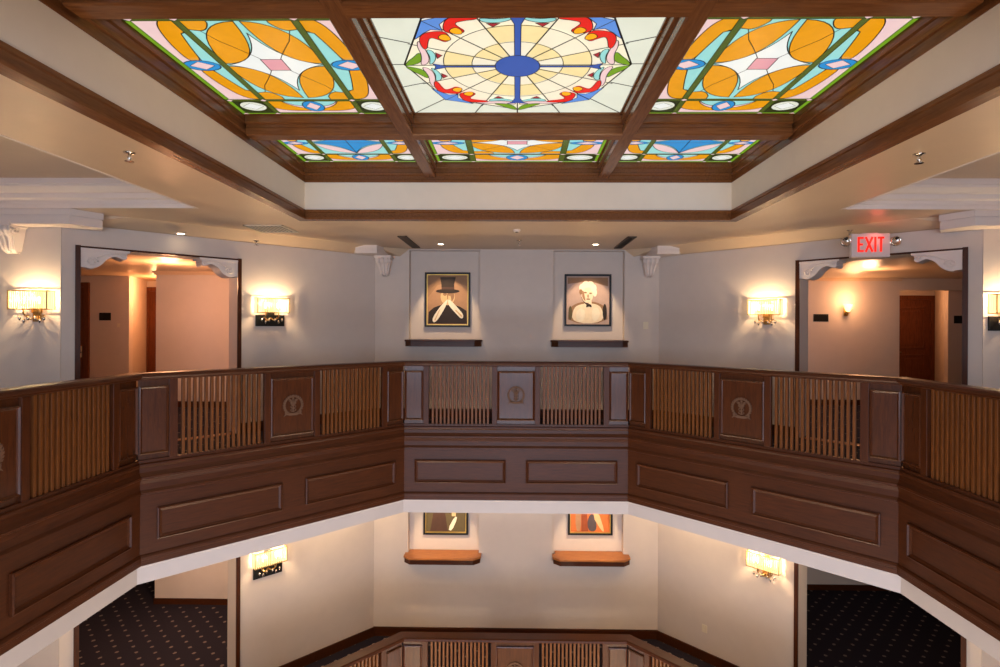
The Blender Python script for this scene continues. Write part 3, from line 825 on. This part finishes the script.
lam = [(sb, True, (-3.936, 8.714, 1.985), math.pi/4, 'lit crystal wall lamp with dark painted-reflection backplate between the left opening and the portraits'),
       (sc_, True, (-6.06, YCN, 1.97), 0, 'lit crystal wall lamp at the far left edge, beside the left corridor opening'),
       (sc_, False, (3.95, 8.70, 1.985), -math.pi/4, 'lit crystal wall lamp between the pale bust portrait and the exit opening'),
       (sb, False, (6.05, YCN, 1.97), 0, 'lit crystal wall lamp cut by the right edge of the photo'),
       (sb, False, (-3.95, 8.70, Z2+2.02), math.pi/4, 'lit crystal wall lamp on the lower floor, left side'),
       (sc_, False, (3.95, 8.70, Z2+2.02), -math.pi/4, 'lit crystal wall lamp on the lower floor, right side')]
SCW = 7.5
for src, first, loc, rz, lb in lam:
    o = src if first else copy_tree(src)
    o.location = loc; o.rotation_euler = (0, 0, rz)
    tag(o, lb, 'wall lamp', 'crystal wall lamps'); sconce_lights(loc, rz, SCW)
# small corridor lamp
r = thing('corridor_sconce', 'small lit wall lamp with glowing cup shade inside the right corridor', 'wall lamp', (7.13, 12.0, 2.08))
mb = MB(); mb.box(-.04, .04, -.02, 0, -.15, .02); mb.tube([(0,-.02,-.1),(0,-.08,-.12),(0,-.1,-.06)], .012, 8); mb.build('wall_bracket', BRASS, r)
mb = MB(); mb.lathe([(.02,-.06),(.05,-.03),(.07,.03),(.085,.1),(.08,.1),(.06,.03),(.03,-.02)], (0,-.1,0), 16); mb.build('glass_shade', glow('lit_cup_shade', (255, 200, 120), 2.2), r)

# ------------------------------------------------------------------ portraits, shelves
PIC = {k: paint('picture_'+k, c, .5, .12, 14, spec=.2) for k, c in {
    'sepia': (168, 126, 92), 'ink': (52, 40, 32), 'skin': (214, 176, 126), 'glove': (240, 224, 196), 'mauve': (186, 156, 140),
    'marble': (236, 214, 180), 'shade': (150, 112, 80), 'olive': (98, 84, 56), 'umber': (80, 56, 44), 'flame': (196, 108, 56), 'rust': (140, 70, 40), 'dusk': (84, 72, 74)}.items()}
PK = list(PIC); PM = [PIC[k] for k in PK]
def ell(cx, cy, rx, ry, n_=20, a0=0, a1=2*math.pi):
    return [(cx+rx*math.cos(a0+(a1-a0)*i/n_), cy+ry*math.sin(a0+(a1-a0)*i/n_)) for i in range(n_)]
def picture(loc, w, h, bg, layers, label, gilt=True):
    r = thing('framed_picture', label, 'framed picture', loc, 0, 'framed pictures in the wall niches')
    mb = MB()
    def ring(mb, w0, h0, t, y0, y1):
        for a, b, c, d in ((-w0,-w0+t,-h0,h0),(w0-t,w0,-h0,h0),(-w0+t,w0-t,-h0,-h0+t),(-w0+t,w0-t,h0-t,h0)): mb.box(a, b, y0, y1, c, d)
    ring(mb, w/2, h/2, .035, -.06, -.005); mb.build('frame', BLACK, r, bevel=.005)
    if gilt:
        mb = MB(); ring(mb, w/2-.034, h/2-.034, .016, -.052, -.01); mb.build('gilt_slip', GOLD, r)
    mb = MB(); mb.box(-w/2+.03, w/2-.03, -.02, -.005, -h/2+.03, h/2-.03, PK.index(bg))
    y = -.0205
    for pts, c in layers:
        mb.face([(x*(w/2-.05), y, z*(h/2-.05)) for x, z in pts], PK.index(c)); y -= .0006
    mb.build('portrait_print', PM, r, recalc=False)
YP = DW+.14
tophat = [([(-.98,.1),(-.98,.98),(.98,.98),(.98,.55),(.2,.75),(-.5,.6)], 'shade'), ([(-.98,-.98),(.98,-.98),(.95,-.45),(.62,-.28),(.25,-.2),(0,-.1),(-.3,-.2),(-.7,-.32),(-.95,-.5)], 'ink'),
          (ell(0,.12,.36,.34), 'skin'), (ell(.1,.22,.1,.06), 'shade'), (ell(-.14,.22,.1,.06), 'shade'),
          (smooth([(-.12,-.06),(.02,.04),(-.1,-.3),(-.62,-.98),(-.82,-.82),(-.45,-.35)], 2), 'glove'),
          (smooth([(.02,.04),(.2,-.06),(.5,-.32),(.82,-.62),(.72,-.82),(.35,-.5),(.02,-.2)], 2), 'glove'),
          ([(-.3,.32),(.34,.32),(.32,.62),(.40,.92),(-.38,.92),(-.32,.62)], 'ink'),
          (smooth([(.05,.4),(.3,.34),(.34,.1),(.2,-.1),(.16,.1)], 1), 'shade'), ([(-.02,.02),(.02,.02),(.03,.24),(-.03,.24)], 'shade'),
          ([(-.42,-.42),(-.36,-.36),(-.62,-.86),(-.66,-.82)], 'skin'), ([(.36,-.44),(.42,-.4),(.74,-.66),(.7,-.7)], 'skin'), (ell(0,.35,.6,.09), 'ink'), ([(-.31,.42),(.33,.42),(.33,.52),(-.31,.52)], 'umber')]
picture((-1.276, YP, E+.5), .84, 1.01, 'sepia', tophat, 'framed portrait of a person in a black top hat, white gloves at the face')
bust = [([(-.98,.98),(.98,.98),(.98,.6),(.1,.82),(-.98,.7)], 'shade'), (smooth([(-.98,-.98),(.98,-.98),(.9,-.3),(.55,-.12),(.25,-.05),(-.2,-.05),(-.6,-.15),(-.9,-.35)], 1), 'shade'),
        (smooth([(-.8,-.98),(.78,-.98),(.72,-.35),(.4,-.14),(-.25,-.14),(-.7,-.3)], 2), 'marble'),
        ([(-.18,-.35),(.2,-.35),(.18,.0),(-.14,.05)], 'marble'), (smooth([(-.35,.15),(-.15,-.15),(.05,-.25),(.05,-.1),(-.2,.2)], 2), 'umber'),
        (ell(-.02,.27,.29,.38), 'marble'),
        (ell(-.28,.55,.14,.16), 'glove'), (ell(-.1,.68,.17,.15), 'glove'), (ell(.12,.68,.17,.14), 'glove'), (ell(.28,.52,.14,.17), 'glove'), (ell(.34,.33,.1,.17), 'glove'), (ell(-.34,.36,.08,.12), 'shade'),
        (smooth([(-.3,.4),(-.2,.42),(-.14,.1),(-.1,-.06),(-.26,.08)], 1), 'sepia'),
        (smooth([(-.6,-.5),(-.3,-.3),(-.1,-.5),(-.2,-.9),(-.5,-.95)], 2), 'glove'), (smooth([(.2,-.35),(.5,-.3),(.62,-.6),(.4,-.95),(.2,-.8)], 2), 'glove'),
        (ell(-.12,.33,.07,.035), 'shade'), (ell(.13,.30,.07,.035), 'shade'), (ell(.01,.18,.035,.08), 'sepia'), (ell(.02,.05,.1,.03), 'shade'),
        (smooth([(-.06,-.16),(.16,-.16),(.2,-.32),(.06,-.26),(-.1,-.32)], 1), 'ink'), (ell(.82,-.5,.1,.35), 'ink'), (ell(-.85,-.55,.09,.3), 'olive')]
picture((1.318, YP, E+.5), .86, .96, 'mauve', bust, 'framed portrait of a pale curly haired person with light ruffled collar', False)
lowL = [([(-.8,-.98),(.1,-.98),(-.1,.1),(-.2,.5),(-.55,.5),(-.6,0)], 'umber'), ([(.3,-.35),(.5,-.35),(.55,.6),(.25,.6)], 'skin'), (smooth([(.1,-.9),(.3,-.98),(.6,-.4),(.45,-.35)], 1), 'glove'), (ell(-.35,.6,.2,.25), 'skin')]
picture((-1.29, YP, -1.70), .83, .98, 'olive', lowL, 'framed dark painting with a white streak on the lower floor, left niche')
lowR = [([(-.45,-.98),(-.1,-.98),(-.2,.4),(-.45,.4)], 'rust'), (smooth([(-.1,-.98),(.35,-.98),(.3,-.4),(.05,-.2),(-.15,-.5)], 2), 'dusk'), (smooth([(.1,-.3),(.4,-.1),(.75,-.98),(.6,-.98)], 1), 'skin'),
        (smooth([(-.75,-.98),(-.45,-.98),(-.5,.2),(-.75,.3)], 1), 'sepia'), (ell(.3,.2,.25,.4), 'skin'), (ell(-.35,.55,.18,.22), 'skin')]
picture((1.38, YP, -1.68), .82, .98, 'flame', lowR, 'framed orange figure painting on the lower floor, right niche')
def shelf(x, z, mat, label):
    r = thing('picture_shelf', label, 'shelf', (x, DW, z), 0, 'wooden shelves under the niche pictures')
    mb = MB()
    pts = [(-.69,.13),(-.69,-.08),(-.60,-.25),(-.5,-.29),(.5,-.29),(.60,-.25),(.69,-.08),(.69,.13)]
    pts = [(-.645,.135),(-.645,0),(-.70,0),(-.70,-.16),(-.58,-.27),(.58,-.27),(.70,-.16),(.70,0),(.645,0),(.645,.135)]
    mb.prism(pts, lambda a, b, t: (a, b, t), -.035, 0); mb.build('shelf_board', mat, r, bevel=.006)
    mb = MB(); q = [(-.685,0),(-.685,-.15),(-.57,-.25),(.57,-.25),(.685,-.15),(.685,0)]
    mb.prism(q, lambda a, b, t: (a, b, t), -.12, -.035); mb.build('apron', WH, r)
ZSH = 1.425
shelf(-1.32, ZSH, WH, 'dark wood wall shelf beneath the top hat portrait')
shelf(1.32, ZSH, WH, 'dark wood wall shelf beneath the pale curly haired portrait')
shelf(-1.32, Z2+1.53, SILL, 'honey wood shelf on the lower floor beneath the dark painting')
shelf(1.37, Z2+1.53, SILL, 'honey wood shelf on the lower floor beneath the orange painting')

# ------------------------------------------------------------------ exit sign and small fittings
r = thing('exit_sign', 'white EXIT sign with red letters and twin emergency lamps', 'exit sign', (4.71, 7.4, ZL-.16), math.radians(-6))
mb = MB(); mb.box(-.24, .24, -.035, .035, -.165, .15); mb.box(-.1, .1, -.03, .03, .15, .16); mb.build('housing', paint('sign_white', (214, 200, 192), .4), r, bevel=.008)
mb = MB()
def stroke(p, q, w=.026):
    p, q = Vector(p), Vector(q); d = (q-p).normalized(); n_ = Vector((-d.y, d.x))*w/2
    pts = [p-n_, q-n_, q+n_, p+n_]
    mb.prism([(v.x, v.y) for v in pts], lambda a, b, t: (a, t, b), -.041, -.036)
zb, zt = -.095, .105
for x0 in (-.165,):
    stroke((x0+.013,zb),(x0+.013,zt)); stroke((x0,zt-.013),(x0+.075,zt-.013)); stroke((x0,zb+.013),(x0+.075,zb+.013)); stroke((x0,.005),(x0+.065,.005))
stroke((-.065,zb),(.02,zt)); stroke((.02,zb),(-.065,zt)); stroke((.055,zb),(.055,zt)); stroke((.125,zb),(.125,zt)); stroke((.085,zt-.013),(.165,zt-.013))
mb.build('exit_letters', REDL, r)
for s_ in (-1, 1):
    mb = MB(); mb.box(min(s_*.24,s_*.27), max(s_*.24,s_*.27), -.02, .02, .02, .06)
    mb.lathe([(.03,.03),(.06,-.005),(.065,-.045),(.055,-.05),(.05,-.03),(.02,-.02)], (s_*.31,0,.045), 18, axis='y')
    mb.build('emergency_lamp', CHROME, r)
L = bpy.data.lights.new('exit_glow', 'POINT'); L.energy = .5; L.color = (1, .12, .08); L.shadow_soft_size = .08
o = bpy.data.objects.new('exit_glow', L); o.location = (4.76, 7.3, ZL-.07); COL.objects.link(o)

def plate(name, loc, rz, w, h, mat, label, cat, kind):
    r = thing(name, label, cat, loc, rz)
    mb = MB(); mb.box(-w/2, w/2, -.012, 0, -h/2, h/2); mb.build('plate', mat, r, bevel=.003)
    mb = MB()
    if kind == 'switch': mb.box(-.012, .012, -.022, -.012, -.025, .025)
    elif kind == 'outlet':
        for z in (-.03, .03): mb.box(-.016, .016, -.016, -.012, z-.014, z+.014)
    else: mb.box(-w/2+.015, w/2-.015, -.015, -.012, -h/2+.015, h/2-.015)
    mb.build({'switch': 'toggle', 'outlet': 'socket'}.get(kind, 'inner_field'), mat, r)
plate('light_switch', (2.36, DW, E+.04), 0, .09, .13, CREAMP, 'small white switch plate right of the pale bust portrait', 'switch', 'switch')
plate('wall_outlet', (3.235, 9.415, -3.47), -math.pi/4, .09, .13, CREAMP, 'cream outlet plate low on the lower right wall', 'outlet', 'outlet')
plate('room_sign', (-9.08, 12.0, E+.19), 0, .26, .17, BLACK, 'black room sign plate on the wall inside the left corridor', 'sign', 'sign')
plate('light_switch', (-8.78, 12.0, E+.0), 0, .06, .09, CREAMP, 'tiny switch plate right of the black sign in the left corridor', 'switch', 'switch')
plate('room_sign', (6.6, 12.0, E+.23), 0, .32, .16, BLACK, 'wide black sign plate left of the small corridor lamp', 'sign', 'sign')
plate('room_sign', (10.22, 12.857, E+.22), 0, .18, .18, BLACK, 'small square black sign plate right of the corridor door', 'sign', 'sign')

def downlight(x, y, z, label, e=None):
    r = thing('downlight', label, 'downlight', (x, y, z), 0, 'recessed ceiling downlights')
    mb = MB(); mb.lathe([(.045,0),(.075,-.004),(.078,-.012),(.05,-.012)], (0,0,0), 20); mb.build('trim_ring', WHITE, r)
    mb = MB(); mb.lathe([(.001,-.013),(.045,-.013),(.045,-.006),(.001,-.006)], (0,0,0), 16); mb.build('lens', DOWN, r)
    if e:
        L = bpy.data.lights.new('downlight_beam', 'SPOT'); L.energy = e; L.color = (1, .74, .46); L.spot_size = math.radians(54); L.spot_blend = .45; L.shadow_soft_size = .03
        o = bpy.data.objects.new('downlight_beam', L); o.location = (x, y, z-.03); o.rotation_euler = (math.radians(33), 0, 0); COL.objects.link(o)
downlight(-1.30, 9.36, ZH, 'lit ceiling downlight above the top hat portrait', 52)
downlight(1.34, 9.36, ZH, 'lit ceiling downlight above the pale bust portrait', 52)
downlight(-4.74, 7.68, E+1.305, 'ceiling downlight above the left corridor opening')
for x in (-1.3, 1.34):                               # the same lamps in the lower corridor ceiling
    downlight(x, 9.36, -1.05, 'ceiling downlight in the lower corridor, above a niche picture', 46)
def sprinkler(x, y, z, label):
    r = thing('sprinkler_head', label, 'sprinkler', (x, y, z), 0, 'ceiling sprinkler heads')
    mb = MB(); mb.lathe([(.045,0),(.045,-.008),(.02,-.014),(.012,-.014)], (0,0,0), 16); mb.build('escutcheon', CHROME, r)
    mb = MB(); mb.tube([(0,0,-.01),(0,0,-.075)], .009, 8); mb.lathe([(.034,-.078),(.034,-.074),(.01,-.07)], (0,0,0), 12)
    for s_ in (-1, 1): mb.tube([(0,0,-.03),(s_*.018,0,-.045),(0,0,-.07)], .004, 6)
    mb.build('deflector', CHROME, r)
sprinkler(-3.18, 4.46, ZH, 'sprinkler head beside the left edge of the skylight coffer')
sprinkler(3.26, 4.5, ZH, 'sprinkler head beside the right edge of the skylight coffer')
sprinkler(-4.0, 8.38, E+1.31, 'sprinkler head above the dark mirror plated wall lamp')
sprinkler(.04, 9.0, ZH, 'sprinkler head on the ceiling midway between the two portraits')
sprinkler(4.57, 7.6, E+1.35, 'sprinkler head just left of the exit sign')
r = thing('smoke_detector', 'small round ceiling detector in front of the back wall', 'detector', (0, 8.0, ZH))
mb = MB(); mb.lathe([(.055,0),(.055,-.02),(.04,-.035),(.001,-.036)], (0,0,0), 18); mb.build('detector_body', WHITE, r)
mb = MB(); mb.lathe([(.024,-.034),(.022,-.042),(.001,-.043)], (0,0,0), 12); mb.build('sensor', GRILLE, r)
def vent(x, y, z, w, l, label, n_, rz=0, mat=GRILLE):
    r = thing('ceiling_vent', label, 'ceiling vent', (x, y, z), rz)
    mb = MB()
    for a, b, c, d in ((-w/2,-w/2+.02,-l/2,l/2),(w/2-.02,w/2,-l/2,l/2),(-w/2,w/2,-l/2,-l/2+.02),(-w/2,w/2,l/2-.02,l/2)): mb.box(a, b, c, d, -.015, 0)
    mb.build('vent_frame', mat, r)
    mb = MB(); mb.box(-w/2+.015, w/2-.015, -l/2+.015, l/2-.015, -.003, -.001); mb.build('duct_opening', BLACK, r)
    mb = MB()
    for i in range(n_):
        x_ = -w/2+.02+(w-.04)*(i+.5)/n_
        mb.hexa([(x_-.008,-l/2+.02,-.012),(x_-.004,-l/2+.02,-.012),(x_-.004,l/2-.02,-.012),(x_-.008,l/2-.02,-.012),(x_+.004,-l/2+.02,-.003),(x_+.008,-l/2+.02,-.003),(x_+.008,l/2-.02,-.003),(x_+.004,l/2-.02,-.003)])
    mb.build('louvres', mat, r)
vent(-1.80, 9.2, ZH, .14, 1.24, 'long ceiling slot vent before the top hat portrait', 4)
vent(1.80, 9.2, ZH, .14, 1.24, 'long ceiling slot vent before the pale bust portrait', 4)
vent(-3.57, 7.95, ZH, .56, .56, 'square ceiling vent left of the skylight coffer corner', 9, 0, CREAMP)

# ------------------------------------------------------------------ light
def lamp(kind, loc, e, col, size=.1, rot=(0,0,0), sx=None, sy=None):
    L = bpy.data.lights.new('room_light', kind); L.energy = e; L.color = col
    if kind == 'AREA':
        L.shape = 'RECTANGLE'; L.size = sx; L.size_y = sy
    else: L.shadow_soft_size = size
    o = bpy.data.objects.new('room_light', L); o.location = loc; o.rotation_euler = rot; COL.objects.link(o)
    return o
# daylight through the rear windows
for z0, z1, e in ((.35, 2.7, 72), (Z2+.4, -1.35, 62)):
    for x in (-3.2, 0, 3.2):
        lamp('AREA', (x, -2.58, (z0+z1)/2), e, (.72, .80, 1), rot=(math.radians(90), 0, math.radians(0)), sx=2.0, sy=z1-z0)
# corridor lamps
lamp('POINT', (-6.0, 9.4, 2.45), 42, (1, .46, .22), .12)
lamp('POINT', (-8.0, 12.2, 2.45), 30, (1, .44, .18), .12)
lamp('POINT', (7.13, 11.7, 2.28), 9, (1, .50, .24), .05)
lamp('POINT', (6.5, 10.2, 2.5), 16, (1, .50, .26), .12)
lamp('POINT', (9.2, 13.3, 2.4), 12, (1, .48, .22), .1)
lamp('POINT', (-6.0, 9.6, Z2+2.4), 55, (1, .68, .45), .12)
lamp('POINT', (7.0, 9.6, Z2+2.4), 5, (1, .68, .45), .12)
w = bpy.data.worlds.new('sky'); sc.world = w; w.use_nodes = True
w.node_tree.nodes['Background'].inputs[0].default_value = (.70, .80, 1, 1)
for x, y in ((-2, 2), (2, 2), (-2, 6), (2, 6)):       # unseen lamps added low in the well to brighten ceiling and frieze
    lamp('POINT', (x, y, -5.6), 120, (1, .80, .58), .3)
for sx in (-1, 1):                                    # corridor ceiling lamps of the lower floor
    for x, y in ((2.6, 8.9), (4.2, 7.0), (5.2, 4.2)):
        lamp('POINT', (sx*x, y, -1.25), 14, (1, .80, .50), .08)
w.node_tree.nodes['Background'].inputs[1].default_value = .6

# ------------------------------------------------------------------ camera
cam = bpy.data.cameras.new('camera'); co = bpy.data.objects.new('camera', cam); COL.objects.link(co)
cam.sensor_width = 36; cam.lens = 549/1000*36
cam.shift_x = -.0087; cam.shift_y = -.0065; cam.clip_start = .05
co.matrix_world = Matrix.Translation((0, 0, E)) @ Matrix.Rotation(math.radians(.8), 4, 'Z') @ Matrix.Rotation(math.radians(90), 4, 'X') @ Matrix.Rotation(math.radians(.26), 4, 'Z')
sc.camera = co
sc.view_settings.view_transform = 'Standard'; sc.view_settings.look = 'None'
sc.view_settings.exposure = 1.0; sc.view_settings.gamma = 1; sc.view_settings.use_curve_mapping = False
sc.cycles.use_denoising = True
sc.cycles.max_bounces = 8; sc.cycles.sample_clamp_indirect = 6
